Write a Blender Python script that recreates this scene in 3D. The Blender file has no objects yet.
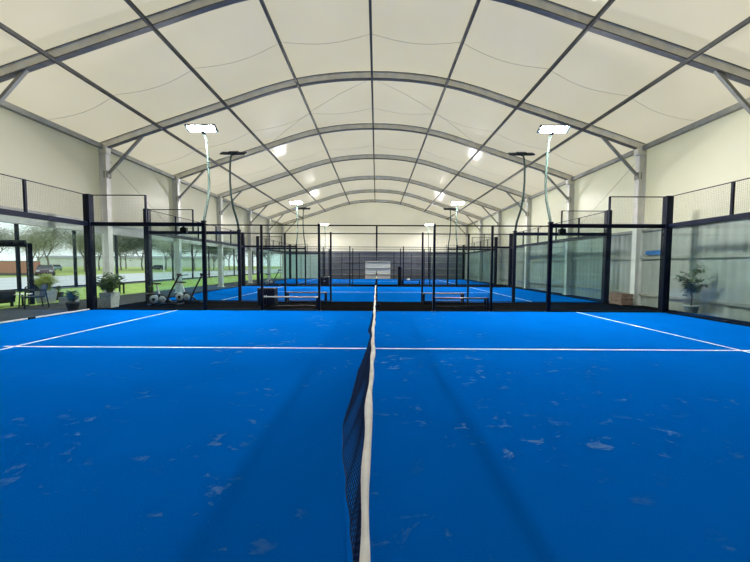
import bpy, math, random
from mathutils import Vector, Matrix
R = random.Random(7)
C = bpy.context.scene.collection
PI = math.pi

# ------------------------------------------------------------------ mesh helpers
class MB:
    def __init__(s):
        s.v = []; s.f = []; s.mi = []; s.sm = []
    def add(s, vs, fs, mi=0, smooth=False, M=None):
        o = len(s.v)
        s.v += [tuple(M @ Vector(p)) if M else tuple(p) for p in vs]
        for f in fs:
            s.f.append([o + i for i in f]); s.mi.append(mi); s.sm.append(smooth)
    def box(s, x0, x1, y0, y1, z0, z1, mi=0, b=0.0, M=None):
        if b <= 0:
            vs = [(x, y, z) for z in (z0, z1) for y in (y0, y1) for x in (x0, x1)]
            fs = [(0,2,3,1),(4,5,7,6),(0,1,5,4),(2,6,7,3),(0,4,6,2),(1,3,7,5)]
            s.add(vs, fs, mi, False, M); return
        # chamfered box: each corner gives three points
        vs = []; idx = {}
        for i, x in enumerate((x0, x1)):
            for j, y in enumerate((y0, y1)):
                for k, z in enumerate((z0, z1)):
                    sx, sy, sz = (b if i == 0 else -b), (b if j == 0 else -b), (b if k == 0 else -b)
                    for a, p in enumerate(((x, y+sy, z+sz), (x+sx, y, z+sz), (x+sx, y+sy, z))):
                        idx[(i,j,k,a)] = len(vs); vs.append(p)
        fs = []
        for i in (0,1): fs.append([idx[(i,j,k,0)] for j,k in ((0,0),(1,0),(1,1),(0,1))][::1 if i else -1])
        for j in (0,1): fs.append([idx[(i,j,k,1)] for i,k in ((0,0),(0,1),(1,1),(1,0))][::1 if j else -1])
        for k in (0,1): fs.append([idx[(i,j,k,2)] for i,j in ((0,0),(1,0),(1,1),(0,1))][::1 if k else -1])
        for j in (0,1):
            for k in (0,1): fs.append([idx[(0,j,k,1)], idx[(1,j,k,1)], idx[(1,j,k,2)], idx[(0,j,k,2)]])
        for i in (0,1):
            for k in (0,1): fs.append([idx[(i,0,k,0)], idx[(i,1,k,0)], idx[(i,1,k,2)], idx[(i,0,k,2)]])
        for i in (0,1):
            for j in (0,1): fs.append([idx[(i,j,0,0)], idx[(i,j,1,0)], idx[(i,j,1,1)], idx[(i,j,0,1)]])
        for i in (0,1):
            for j in (0,1):
                for k in (0,1): fs.append([idx[(i,j,k,a)] for a in range(3)])
        s.add(vs, fs, mi, False, M)
    def bar(s, p, q, w, h=None, mi=0, up=(0,0,1)):
        """box-section bar from p to q"""
        h = h or w; p = Vector(p); q = Vector(q); d = (q-p).normalized(); u = Vector(up)
        if abs(d.dot(u)) > 0.98: u = Vector((0,1,0))
        a = d.cross(u).normalized(); b = a.cross(d).normalized()
        vs = []
        for c in (p, q):
            for sa, sb in ((-1,-1),(1,-1),(1,1),(-1,1)): vs.append(c + a*sa*w/2 + b*sb*h/2)
        s.add(vs, [(3,2,1,0),(4,5,6,7),(0,1,5,4),(1,2,6,5),(2,3,7,6),(3,0,4,7)], mi)
    def tube(s, pts, r, n=8, mi=0, cap=True, smooth=True):
        pts = [Vector(p) for p in pts]; rs = r if isinstance(r, (list, tuple)) else [r]*len(pts)
        vs = []; fs = []; a = None
        for i, p in enumerate(pts):
            d = (pts[min(i+1, len(pts)-1)] - pts[max(i-1, 0)]).normalized()
            if a is None:
                u = Vector((0,0,1)) if abs(d.z) < 0.9 else Vector((1,0,0))
                a = d.cross(u).normalized()
            else: a = (a - d*a.dot(d)).normalized()
            b = d.cross(a)
            for k in range(n):
                t = 2*PI*k/n; vs.append(p + (a*math.cos(t) + b*math.sin(t))*rs[i])
        for i in range(len(pts)-1):
            for k in range(n):
                fs.append((i*n+k, i*n+(k+1)%n, (i+1)*n+(k+1)%n, (i+1)*n+k))
        s.add(vs, fs, mi, smooth and n > 4)
        if cap:
            m = (len(pts)-1)*n
            s.add(vs[:n], [list(range(n))[::-1]], mi); s.add(vs[m:], [list(range(n))], mi)
    def lathe(s, prof, n=20, mi=0, M=None, c=(0,0,0)):
        vs = []; fs = []
        for r, z in prof:
            for k in range(n):
                t = 2*PI*k/n; vs.append((c[0]+r*math.cos(t), c[1]+r*math.sin(t), c[2]+z))
        for i in range(len(prof)-1):
            for k in range(n): fs.append((i*n+k, i*n+(k+1)%n, (i+1)*n+(k+1)%n, (i+1)*n+k))
        fs.append(list(range(n))[::-1]); fs.append([(len(prof)-1)*n+k for k in range(n)])
        s.add(vs, fs, mi, True, M)
    def sweep(s, path, prof, up=(0,1,0), mi=0, cap=True):
        """closed profile (a along 'up', b along the normal) swept along path"""
        path = [Vector(p) for p in path]; u = Vector(up); n = len(prof); vs = []; fs = []
        for i, p in enumerate(path):
            d = (path[min(i+1, len(path)-1)] - path[max(i-1,0)]).normalized(); b = d.cross(u).normalized()
            for x, y in prof: vs.append(p + u*x + b*y)
        for i in range(len(path)-1):
            for k in range(n): fs.append((i*n+k, i*n+(k+1)%n, (i+1)*n+(k+1)%n, (i+1)*n+k))
        if cap:
            fs.append(list(range(n))[::-1]); fs.append([(len(path)-1)*n+k for k in range(n)])
        s.add(vs, fs, mi)
    def leaf(s, p, d, L, w, mi=0, bend=0.2):
        p = Vector(p); d = Vector(d).normalized(); u = Vector((0,0,1))
        a = d.cross(u); a = a.normalized() if a.length > 0.05 else Vector((1,0,0))
        nrm = a.cross(d)
        m = p + d*L*0.5 + nrm*L*bend*0.3; e = p + d*L - nrm*L*bend*0.5
        s.add([p, m + a*w/2, e, m - a*w/2], [(0,1,2),(0,2,3)], mi, True)
    def build(s, name, mat, parent=None, loc=None):
        me = bpy.data.meshes.new(name); me.from_pydata(s.v, [], s.f)
        mats = mat if isinstance(mat, (list, tuple)) else [mat]
        for m in mats: me.materials.append(m)
        me.polygons.foreach_set('material_index', s.mi); me.polygons.foreach_set('use_smooth', s.sm)
        me.update()
        o = bpy.data.objects.new(name, me); C.objects.link(o)
        if parent: o.parent = parent
        if loc: o.location = loc
        return o

def mb(fn, *a, **k):
    m = MB(); getattr(m, fn)(*a, **k); return m
def tag(o, label, cat, group=None, kind=None):
    o['label'] = label; o['category'] = cat
    if group: o['group'] = group
    if kind: o['kind'] = kind
    return o
def thing(name, label, cat, loc=(0,0,0), rz=0, group=None):
    o = bpy.data.objects.new(name, None); C.objects.link(o); o.empty_display_size = 0.2
    o.location = loc; o.rotation_euler = (0,0,rz); return tag(o, label, cat, group)
def struct(o):
    o['kind'] = 'structure'; return o
KIDS = {}
def kids(o): return [c for c in bpy.data.objects if c.parent == o]
def dup(o, label, loc=None, rz=None, group=None):
    c = o.copy(); C.objects.link(c); c['label'] = label
    if group: c['group'] = group
    if loc is not None: c.location = loc
    if rz is not None: c.rotation_euler = (0,0,rz)
    for k in kids(o):
        d = k.copy(); C.objects.link(d); d.parent = c
        for g in kids(k):
            e = g.copy(); C.objects.link(e); e.parent = d
    return c

# ------------------------------------------------------------------ materials
def newmat(name):
    m = bpy.data.materials.new(name); m.use_nodes = True; nt = m.node_tree; nt.nodes.clear()
    out = nt.nodes.new('ShaderNodeOutputMaterial'); return m, nt, out
def N(nt, t, **kw):
    n = nt.nodes.new(t)
    for k, v in kw.items():
        if k in n.inputs: n.inputs[k].default_value = v
        else: setattr(n, k, v)
    return n
def L(nt, a, b): nt.links.new(a, b)
def ramp(nt, fac, stops):
    r = nt.nodes.new('ShaderNodeValToRGB'); e = r.color_ramp.elements
    while len(e) < len(stops): e.new(0.5)
    for i, (p, c) in enumerate(stops):
        e[i].position = p; e[i].color = (*c, 1) if len(c) == 3 else c
    L(nt, fac, r.inputs[0]); return r
def pbr(name, col, rough=0.5, metal=0.0, var=0.12, scale=6.0, bump=0.0, spec=0.5, stretch=None):
    m, nt, out = newmat(name)
    b = N(nt, 'ShaderNodeBsdfPrincipled', Roughness=rough, Metallic=metal)
    b.inputs['Specular IOR Level'].default_value = spec
    tc = N(nt, 'ShaderNodeTexCoord'); vec = tc.outputs['Object']
    if stretch:
        mp = N(nt, 'ShaderNodeMapping'); mp.inputs['Scale'].default_value = stretch
        L(nt, vec, mp.inputs[0]); vec = mp.outputs[0]
    nz = N(nt, 'ShaderNodeTexNoise', Scale=scale, Detail=4.0); L(nt, vec, nz.inputs['Vector'])
    r = ramp(nt, nz.outputs[0], [(0.3, [c*(1-var) for c in col]), (0.7, [min(1, c*(1+var)) for c in col])])
    L(nt, r.outputs[0], b.inputs['Base Color'])
    if bump:
        bp = N(nt, 'ShaderNodeBump', Strength=bump, Distance=0.02); L(nt, nz.outputs[0], bp.inputs['Height'])
        L(nt, bp.outputs[0], b.inputs['Normal'])
    L(nt, b.outputs[0], out.inputs[0]); return m

def membrane(name, trans, refl, gloss=0.05, grough=0.32):
    """white PVC tent skin: lets daylight through, slightly shiny"""
    m, nt, out = newmat(name)
    tc = N(nt, 'ShaderNodeTexCoord')
    nz = N(nt, 'ShaderNodeTexNoise', Scale=0.35, Detail=5.0); L(nt, tc.outputs['Object'], nz.inputs['Vector'])
    ct = ramp(nt, nz.outputs[0], [(0.3, [c*0.95 for c in trans]), (0.7, [c*1.05 for c in trans])])
    n2 = N(nt, 'ShaderNodeTexNoise', Scale=1.3, Detail=3.0); L(nt, tc.outputs['Object'], n2.inputs['Vector'])
    bp = N(nt, 'ShaderNodeBump', Strength=0.25, Distance=0.12); L(nt, n2.outputs[0], bp.inputs['Height'])
    t = N(nt, 'ShaderNodeBsdfTranslucent'); L(nt, ct.outputs[0], t.inputs['Color'])
    d = N(nt, 'ShaderNodeBsdfDiffuse'); d.inputs['Color'].default_value = (*refl, 1)
    g = N(nt, 'ShaderNodeBsdfGlossy', Roughness=grough)
    L(nt, bp.outputs[0], g.inputs['Normal'])
    a = N(nt, 'ShaderNodeAddShader'); L(nt, t.outputs[0], a.inputs[0]); L(nt, d.outputs[0], a.inputs[1])
    mx = N(nt, 'ShaderNodeMixShader', Fac=gloss)
    L(nt, a.outputs[0], mx.inputs[1]); L(nt, g.outputs[0], mx.inputs[2]); L(nt, mx.outputs[0], out.inputs[0])
    return m

def glass_mat(name, tint, refl=1.0):
    m, nt, out = newmat(name)
    fr = N(nt, 'ShaderNodeFresnel', IOR=1.45)
    mu = N(nt, 'ShaderNodeMath', operation='MULTIPLY'); mu.inputs[1].default_value = refl
    L(nt, fr.outputs[0], mu.inputs[0])
    t = N(nt, 'ShaderNodeBsdfTransparent'); t.inputs[0].default_value = (*tint, 1)
    g = N(nt, 'ShaderNodeBsdfGlossy', Roughness=0.03); g.inputs['Color'].default_value = (0.9, 1, 0.97, 1)
    mx = N(nt, 'ShaderNodeMixShader')
    L(nt, mu.outputs[0], mx.inputs[0]); L(nt, t.outputs[0], mx.inputs[1]); L(nt, g.outputs[0], mx.inputs[2])
    L(nt, mx.outputs[0], out.inputs[0]); return m

def emit_mat(name, col, st):
    m, nt, out = newmat(name)
    e = N(nt, 'ShaderNodeEmission', Strength=st); e.inputs[0].default_value = (*col, 1)
    L(nt, e.outputs[0], out.inputs[0]); return m

def turf_mat():
    m, nt, out = newmat('blue_turf')
    b = N(nt, 'ShaderNodeBsdfPrincipled', Roughness=0.85); b.inputs['Specular IOR Level'].default_value = 0.0
    tc = N(nt, 'ShaderNodeTexCoord'); vec = tc.outputs['Object']
    n1 = N(nt, 'ShaderNodeTexNoise', Scale=0.55, Detail=6.0); L(nt, vec, n1.inputs['Vector'])
    base = ramp(nt, n1.outputs[0], [(0.3, TURF_A), (0.7, TURF_B)])
    n2 = N(nt, 'ShaderNodeTexNoise', Scale=140.0, Detail=2.0); L(nt, vec, n2.inputs['Vector'])
    mxa = N(nt, 'ShaderNodeMix', data_type='RGBA', blend_type='MULTIPLY'); mxa.inputs[0].default_value = 0.35
    L(nt, base.outputs[0], mxa.inputs[6]); L(nt, n2.outputs[0], mxa.inputs[7])
    # pale sand scuffs: streaks kept to patches, worn along the net
    mp = N(nt, 'ShaderNodeMapping'); mp.inputs['Scale'].default_value = (1.0, 1.5, 1.0)
    mp.inputs['Rotation'].default_value = (0, 0, 0.6); L(nt, vec, mp.inputs[0])
    n3 = N(nt, 'ShaderNodeTexNoise', Scale=4.2, Detail=8.0, Roughness=0.66, Distortion=0.6); L(nt, mp.outputs[0], n3.inputs['Vector'])
    s1 = ramp(nt, n3.outputs[0], [(0.57, (0,0,0)), (0.72, (1,1,1))])
    n4 = N(nt, 'ShaderNodeTexNoise', Scale=0.9, Detail=2.0); L(nt, vec, n4.inputs['Vector'])
    s2 = ramp(nt, n4.outputs[0], [(0.47, (0,0,0)), (0.64, (1,1,1))])
    sx = N(nt, 'ShaderNodeSeparateXYZ'); L(nt, vec, sx.inputs[0])
    ab = N(nt, 'ShaderNodeMath', operation='ABSOLUTE'); L(nt, sx.outputs[0], ab.inputs[0])
    wr = N(nt, 'ShaderNodeMapRange'); L(nt, ab.outputs[0], wr.inputs[0])
    for i, v in zip((1,2,3,4), (1.0, 5.0, 1.0, 0.1)): wr.inputs[i].default_value = v
    m1 = N(nt, 'ShaderNodeMath', operation='MULTIPLY'); L(nt, s1.outputs[0], m1.inputs[0]); L(nt, s2.outputs[0], m1.inputs[1])
    m2 = N(nt, 'ShaderNodeMath', operation='MULTIPLY'); L(nt, m1.outputs[0], m2.inputs[0]); L(nt, wr.outputs[0], m2.inputs[1])
    m3 = N(nt, 'ShaderNodeMath', operation='MULTIPLY'); L(nt, m2.outputs[0], m3.inputs[0]); m3.inputs[1].default_value = 0.55
    mxb = N(nt, 'ShaderNodeMix', data_type='RGBA'); L(nt, m3.outputs[0], mxb.inputs[0])
    L(nt, mxa.outputs[2], mxb.inputs[6]); mxb.inputs[7].default_value = (0.28, 0.42, 0.40, 1)
    L(nt, mxb.outputs[2], b.inputs['Base Color'])
    bp = N(nt, 'ShaderNodeBump', Strength=0.3, Distance=0.01); L(nt, n2.outputs[0], bp.inputs['Height'])
    L(nt, bp.outputs[0], b.inputs['Normal'])
    L(nt, b.outputs[0], out.inputs[0]); return m
TURF_A = (0.0002, 0.120, 0.50); TURF_B = (0.0004, 0.136, 0.56)

def cladding_mat(name, col, axis, period=1.0, rough=0.55):
    """profiled sheet: fine ribs (bump) and a slightly different tone per sheet"""
    m, nt, out = newmat(name)
    b = N(nt, 'ShaderNodeBsdfPrincipled', Roughness=rough)
    tc = N(nt, 'ShaderNodeTexCoord'); sx = N(nt, 'ShaderNodeSeparateXYZ'); L(nt, tc.outputs['Object'], sx.inputs[0])
    c = sx.outputs[axis]
    fl = N(nt, 'ShaderNodeMath', operation='FLOOR'); dv = N(nt, 'ShaderNodeMath', operation='DIVIDE'); dv.inputs[1].default_value = period
    L(nt, c, dv.inputs[0]); L(nt, dv.outputs[0], fl.inputs[0])
    wn = N(nt, 'ShaderNodeTexWhiteNoise', noise_dimensions='1D'); L(nt, fl.outputs[0], wn.inputs['W'])
    nz = N(nt, 'ShaderNodeTexNoise', Scale=1.5, Detail=5.0); L(nt, tc.outputs['Object'], nz.inputs['Vector'])
    ad = N(nt, 'ShaderNodeMath', operation='MULTIPLY_ADD'); L(nt, wn.outputs[0], ad.inputs[0]); ad.inputs[1].default_value = 0.4
    L(nt, nz.outputs[0], ad.inputs[2])
    r = ramp(nt, ad.outputs[0], [(0.3, [x*0.85 for x in col]), (1.0, [min(1, x*1.15) for x in col])])
    L(nt, r.outputs[0], b.inputs['Base Color'])
    mm = N(nt, 'ShaderNodeMath', operation='MULTIPLY'); mm.inputs[1].default_value = 2*PI*4/period; L(nt, c, mm.inputs[0])
    sn = N(nt, 'ShaderNodeMath', operation='SINE'); L(nt, mm.outputs[0], sn.inputs[0])
    bp = N(nt, 'ShaderNodeBump', Strength=0.35, Distance=0.02); L(nt, sn.outputs[0], bp.inputs['Height'])
    L(nt, bp.outputs[0], b.inputs['Normal']); L(nt, b.outputs[0], out.inputs[0]); return m

def brick_mat():
    m, nt, out = newmat('red_brick')
    b = N(nt, 'ShaderNodeBsdfPrincipled', Roughness=0.9)
    tc = N(nt, 'ShaderNodeTexCoord'); mp = N(nt, 'ShaderNodeMapping'); mp.inputs['Rotation'].default_value = (PI/2, 0, 0)
    L(nt, tc.outputs['Object'], mp.inputs[0])
    br = N(nt, 'ShaderNodeTexBrick', Scale=2.2); L(nt, mp.outputs[0], br.inputs['Vector'])
    br.inputs['Color1'].default_value = (0.50, 0.17, 0.11, 1); br.inputs['Color2'].default_value = (0.40, 0.20, 0.14, 1)
    br.inputs['Mortar'].default_value = (0.42, 0.33, 0.29, 1)
    L(nt, br.outputs[0], b.inputs['Base Color']); L(nt, b.outputs[0], out.inputs[0]); return m

M_ROOF = membrane('tent_skin', (0.425, 0.385, 0.275), (0.27, 0.245, 0.20), 0.05, 0.18)
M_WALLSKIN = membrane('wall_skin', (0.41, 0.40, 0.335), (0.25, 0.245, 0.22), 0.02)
M_TURF = turf_mat()
M_LINE = pbr('white_line', (0.62, 0.78, 0.86), 0.8, var=0.05)
M_FLOOR = pbr('dark_floor', (0.005, 0.0055, 0.006), 0.6, var=0.25, scale=3, spec=0.0)
M_ALU = pbr('aluminium', (0.82, 0.79, 0.70), 0.6, metal=0.0, var=0.1, scale=3)
M_ALUCOL = pbr('pale_aluminium', (0.66, 0.65, 0.61), 0.5, metal=0.0, var=0.07, scale=3)
M_PURLIN = pbr('dark_aluminium', (0.075, 0.075, 0.072), 0.55, metal=0.3)
M_FLANGE = pbr('dark_flange', (0.13, 0.13, 0.125), 0.6, var=0.15)
M_CABLE = pbr('steel_cable', (0.40, 0.38, 0.33), 0.5, metal=0.3)
M_FRAME = pbr('navy_black_paint', (0.003, 0.006, 0.018), 0.5, var=0.2, spec=0.12)
M_WIRE = pbr('black_wire', (0.025, 0.03, 0.04), 0.55, spec=0.2)
M_GLASS = glass_mat('court_glass', (0.915, 0.966, 0.955), 0.17)
M_GLASSEDGE = pbr('glass_edge', (0.55, 0.62, 0.60), 0.3)
M_POLE = pbr('green_grey_pole', (0.03, 0.062, 0.052), 0.6, var=0.1)
M_LAMPBODY = pbr('dark_lamp_body', (0.02, 0.035, 0.05), 0.45)
M_LED = emit_mat('led_light', (1.0, 0.97, 0.92), 1500.0)
M_NET = pbr('navy_net', (0.006, 0.026, 0.085), 0.8, spec=0.1)
M_TAPE = pbr('white_net_tape', (0.88, 0.85, 0.75), 0.75, var=0.10, scale=9, bump=0.3)
M_CLAD = cladding_mat('grey_cladding', (0.29, 0.31, 0.28), 1, 1.1)
M_ENDCLAD = cladding_mat('slate_cladding', (0.115, 0.125, 0.145), 0, 1.2)
M_WALLSKIN_R = membrane('wall_skin_lit_side', (0.52, 0.51, 0.42), (0.27, 0.265, 0.235), 0.02)  # left wall's skin again; the right side's stronger light is put into its colour
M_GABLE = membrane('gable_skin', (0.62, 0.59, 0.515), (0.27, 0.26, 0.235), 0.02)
M_PAVE = pbr('grey_paving', (0.055, 0.06, 0.062), 0.85, var=0.2, scale=2, spec=0.05)
M_SHADE_LINING = pbr('shade_lining', (0.07, 0.07, 0.07), 0.8, var=0.05)  # added out of view, keeps daylight off the near turf
M_HEADER = pbr('grey_header', (0.34, 0.35, 0.33), 0.5, var=0.1)
M_GIRT = pbr('girt_grey', (0.26, 0.26, 0.225), 0.5)
M_WHITE = pbr('white_panel', (0.75, 0.78, 0.76), 0.5, var=0.05)
M_BLUE = pbr('sign_blue', (0.02, 0.12, 0.33), 0.4, var=0.05)
M_BLACKPL = pbr('black_plastic', (0.010, 0.013, 0.015), 0.5, spec=0.2)
M_DARKCLOTH = pbr('dark_cushion', (0.04, 0.05, 0.06), 0.9, bump=0.2)
M_POTGREY = pbr('stone_grey_pot', (0.33, 0.36, 0.35), 0.8, var=0.18, scale=12, bump=0.2)
M_POTDARK = pbr('dark_pot', (0.035, 0.032, 0.03), 0.6)
M_SOIL = pbr('soil', (0.04, 0.03, 0.02), 0.95, bump=0.5, scale=30)
M_BROWN = pbr('brown_board', (0.20, 0.13, 0.10), 0.8, var=0.3, scale=8)
M_PALEWOOD = pbr('pale_slats', (0.07, 0.08, 0.09), 0.55, var=0.1)
M_LEAFY = pbr('grass_leaf', (0.33, 0.40, 0.07), 0.6, var=0.35, scale=5)
M_LEAFG = pbr('green_leaf', (0.085, 0.16, 0.045), 0.55, var=0.4, scale=5)
M_LEAFD = pbr('dark_leaf', (0.045, 0.085, 0.045), 0.5, var=0.4, scale=5)
M_STEM = pbr('stem', (0.12, 0.09, 0.05), 0.8)
M_BARK = pbr('bark', (0.20, 0.18, 0.15), 0.9, var=0.25, scale=2)
M_TWIG = pbr('grey_twigs', (0.42, 0.43, 0.36), 0.9, var=0.3, scale=2)
M_TREEG = pbr('olive_foliage', (0.11, 0.15, 0.09), 0.8, var=0.4, scale=0.8)
M_GRASS = pbr('lawn_green', (0.34, 0.50, 0.10), 0.9, var=0.25, scale=2.0)
M_FIELD = pbr('field_green', (0.36, 0.46, 0.12), 0.9, var=0.2, scale=0.15)
M_ROAD = pbr('pale_road', (0.56, 0.60, 0.62), 0.6, var=0.1, scale=0.4)
M_KERB = pbr('dark_kerb', (0.10, 0.11, 0.11), 0.8)
M_BRICK = brick_mat()
M_CARBODY = pbr('plum_car_paint', (0.10, 0.06, 0.09), 0.25, var=0.05)
M_CARGLASS = pbr('car_glass', (0.03, 0.04, 0.05), 0.08)
M_TYRE = pbr('tyre', (0.015, 0.015, 0.015), 0.9)
M_CHROME = pbr('silver_metal', (0.62, 0.64, 0.66), 0.3, metal=0.6)
M_DISC = pbr('pale_flywheel', (0.30, 0.34, 0.36), 0.35, metal=0.3)
M_RUBBER = pbr('grip_rubber', (0.02, 0.02, 0.02), 0.8)
M_BUILD = pbr('white_shed', (0.66, 0.69, 0.70), 0.7, var=0.06, scale=0.3)
M_SHEDROOF = pbr('grey_roof', (0.30, 0.32, 0.34), 0.7)
M_WINSKIN = membrane('window_film', (0.40, 0.47, 0.45), (0.2, 0.22, 0.22))
M_TOWEL = pbr('white_towel', (0.75, 0.75, 0.73), 0.9, bump=0.3)

# ------------------------------------------------------------------ layout
CX = -0.22                                   # ridge line of the tent
FR = [9.0, 13.4, 18.15, 23.1, 28.5, 33.5, 38.6]   # portal frame positions
Y0, YE = -1.6, 38.6
HW = 11.3                                    # half width to eaves
PROF = [(0,9.26),(0.7,9.25),(1.5,9.20),(2.3,9.11),(3.0,8.99),(3.7,8.83),(4.5,8.60),(5.885,8.14),(7.2,7.72),(8.585,7.27),(10.0,6.80),(11.1,6.42),(11.5,6.28)]
def roofz(a):
    a = abs(a)
    for (x0,z0),(x1,z1) in zip(PROF, PROF[1:]):
        if a <= x1: return z0 + (z1-z0)*(a-x0)/(x1-x0)
    return PROF[-1][1]
full = [(-x, z) for x, z in PROF[:0:-1]] + PROF

# --- setting: floor, ground
struct(mb('box', -13.3, 11.7, Y0, YE+0.1, -0.2, 0.0).build('floor', M_FLOOR))
struct(mb('box', -13.3, -10.1, Y0, YE, 0.0, 0.004).build('paving_strip', M_PAVE))
struct(mb('box', -20.3, -13.3, -8, 60, -0.2, 0.012).build('lawn', M_GRASS))
struct(mb('box', -20.55, -20.3, -20, 140, -0.2, 0.06).build('kerb_strip', M_KERB))
struct(mb('box', -44, -20.55, -30, 260, -0.25, -0.02).build('road', M_ROAD))
struct(mb('box', -420, -44, -30, 420, -0.3, 0.0).build('field', M_FIELD))
struct(mb('box', -44, 120, 60.2, 420, -0.32, -0.03).build('ground', M_FIELD))

# --- tent skin
def skin(y0, y1, lift=0.19):
    m = MB(); n = len(full); ys = [y0] + [f for f in FR if y0 < f < y1] + [y1]; vs = []; fs = []
    for y in ys:
        for x, z in full: vs.append((CX+x, y, z+lift))
    for j in range(len(ys)-1):
        for i in range(n-1): fs.append((j*n+i, j*n+i+1, (j+1)*n+i+1, (j+1)*n+i))
    m.add(vs, fs, 0, True); return m
YF = 6.8                                     # unseen bay over the camera; opaque dark lining added to darken the near floor
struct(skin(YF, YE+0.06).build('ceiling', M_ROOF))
struct(skin(Y0, YF).build('ceiling_shade_lining', M_SHADE_LINING))
XL, XR = -11.42, 10.98
ZT = 6.55
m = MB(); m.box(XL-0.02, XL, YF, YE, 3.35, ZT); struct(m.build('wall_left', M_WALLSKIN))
m = MB(); m.box(XL-0.02, XL, Y0, YF, 3.35, ZT); struct(m.build('wall_left_shade_lining', M_SHADE_LINING))
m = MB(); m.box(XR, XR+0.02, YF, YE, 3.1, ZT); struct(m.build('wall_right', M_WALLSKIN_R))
m = MB(); m.box(XR, XR+0.02, Y0, YF, 3.1, ZT); struct(m.build('wall_right_shade_lining', M_SHADE_LINING))
m = MB(); m.box(XR, XR+0.06, Y0, YE, 0, 3.1); struct(m.build('wall_right_cladding', M_CLAD))
m = MB(); m.box(XL-0.12, XL+0.10, Y0, YE, 2.88, 3.35); m.box(XL-0.12, XL+0.14, Y0, YE, 3.24, 3.35); struct(m.build('trim_1', M_HEADER))
for i, z in enumerate((3.08, 1.95, 0.46)):
    struct(mb('box', XR-0.07, XR, Y0, YE-0.05, z-0.05, z+0.05).build('trim_%d' % (i+2), M_GIRT))
# far gable above the cladding, then the cladding with its door and window
def gable(y, t, z0):
    m = MB(); n = len(full); vs = []; fs = []
    for yy in (y, y+t):
        for x, z in full: vs.append((CX+x, yy, z+0.2))
        for x, z in full: vs.append((CX+x, yy, z0))
    for i in range(n-1):
        fs.append((i, i+1, n+i+1, n+i)); fs.append((2*n+i+1, 2*n+i, 3*n+i, 3*n+i+1))
    m.add(vs, fs); return m
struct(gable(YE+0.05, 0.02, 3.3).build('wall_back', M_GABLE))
struct(gable(Y0-0.05, 0.02, 0.0).build('wall_front', M_ENDCLAD))
m = MB(); m.box(-6.9, -1.3, YE+0.02, YE+0.10, 0, 3.3); m.box(1.6, XR, YE+0.02, YE+0.10, 0, 3.3)
m.box(-1.3, 1.6, YE+0.02, YE+0.10, 2.05, 3.3); m.box(XL, -6.9, YE+0.02, YE+0.10, 2.9, 3.3)
struct(m.build('wall_back_cladding', M_ENDCLAD))
d = struct(mb('box', -1.3, 1.6, YE+0.03, YE+0.09, 0, 2.05, b=0.01).build('door_1', M_WHITE))
m = MB()
for x0, x1 in ((-1.36,-1.3),(1.6,1.66)): m.box(x0, x1, YE-0.02, YE+0.06, 0, 2.11)
m.box(-1.36, 1.66, YE-0.02, YE+0.06, 2.05, 2.11); m.build('door_frame', M_ALU, d)
m = MB(); m.box(XL, -6.9, YE+0.04, YE+0.07, 0, 2.9); w = struct(m.build('window_1', M_WINSKIN))
m = MB()
for x in (-11.6,-10.3,-9.1,-8.0,-6.95): m.box(x-0.04, x+0.04, YE-0.02, YE+0.06, 0, 2.9)
m.build('window_frame', M_HEADER, w)
m = MB()
for z in (0.5, 1.25, 2.0, 2.7): m.box(-6.9, XR-0.1, YE-0.04, YE+0.02, z-0.035, z+0.035)
struct(m.build('trim_5', M_GIRT))

# --- portal frames: two columns, curved rafter, two knee braces
ORD = ['nearest', 'second', 'third', 'fourth', 'fifth', 'sixth', 'seventh']
BEAM = [(-.07,-.145),(.07,-.145),(.07,-.115),(.045,-.105),(.045,.105),(.07,.115),(.07,.145),(-.07,.145),(-.07,.115),(-.045,.105),(-.045,-.105),(-.07,-.115)]
def colbm(x):
    m = MB(); z1 = 6.35
    m.box(x-0.13, x+0.13, -0.09, 0.09, 0, z1, b=0.012)
    m.box(x-0.145, x-0.08, -0.11, 0.11, 0.02, z1); m.box(x+0.08, x+0.145, -0.11, 0.11, 0.02, z1)
    m.box(x-0.2, x+0.2, -0.18, 0.18, 0, 0.03); return m
pf = thing('portal_frame', 'pale grey aluminium roof arch on side columns, nearest of the seven arches', 'roof arch', (CX, FR[0], 0), 0, 'aluminium roof arches')
for s in (-1, 1):
    colbm(s*11.05).build('column', M_ALUCOL, pf)
arc = []
for i in range(61):
    a = -11.1 + 22.2*i/60; arc.append((a, 0, roofz(a) + 0.045))
m = MB(); m.sweep(arc, BEAM, (0,1,0)); ra = m.build('rafter', M_ALU, pf)
for q in (-1, 1):
    m = MB(); m.sweep([(a, y, z) for a, y, z in arc], [(-.074,q*.130-.017),(.074,q*.130-.017),(.074,q*.130+.017),(-.074,q*.130+.017)], (0,1,0)); m.build('flange', M_FLANGE, ra)
for s in (-1, 1):
    m = MB(); m.bar((s*10.95, 0, 5.3), (s*9.4, 0, 6.93), 0.085, 0.085)
    m.box(s*10.95-0.08, s*10.95+0.08, -0.1, 0.1, 5.17, 5.45); m.build('knee_brace', M_GIRT, pf)
    m = MB(); m.box(s*11.02-0.2, s*11.02+0.16, -0.125, 0.125, 6.15, 6.52, b=0.02); m.build('eave_bracket', M_ALU, pf)
for i, y in enumerate(FR[1:]):
    dup(pf, 'pale grey aluminium roof arch on side columns, %s' % (ORD[i+1] + ' from the front' if i < 5 else 'against the end wall'), (CX, y, 0))
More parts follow.
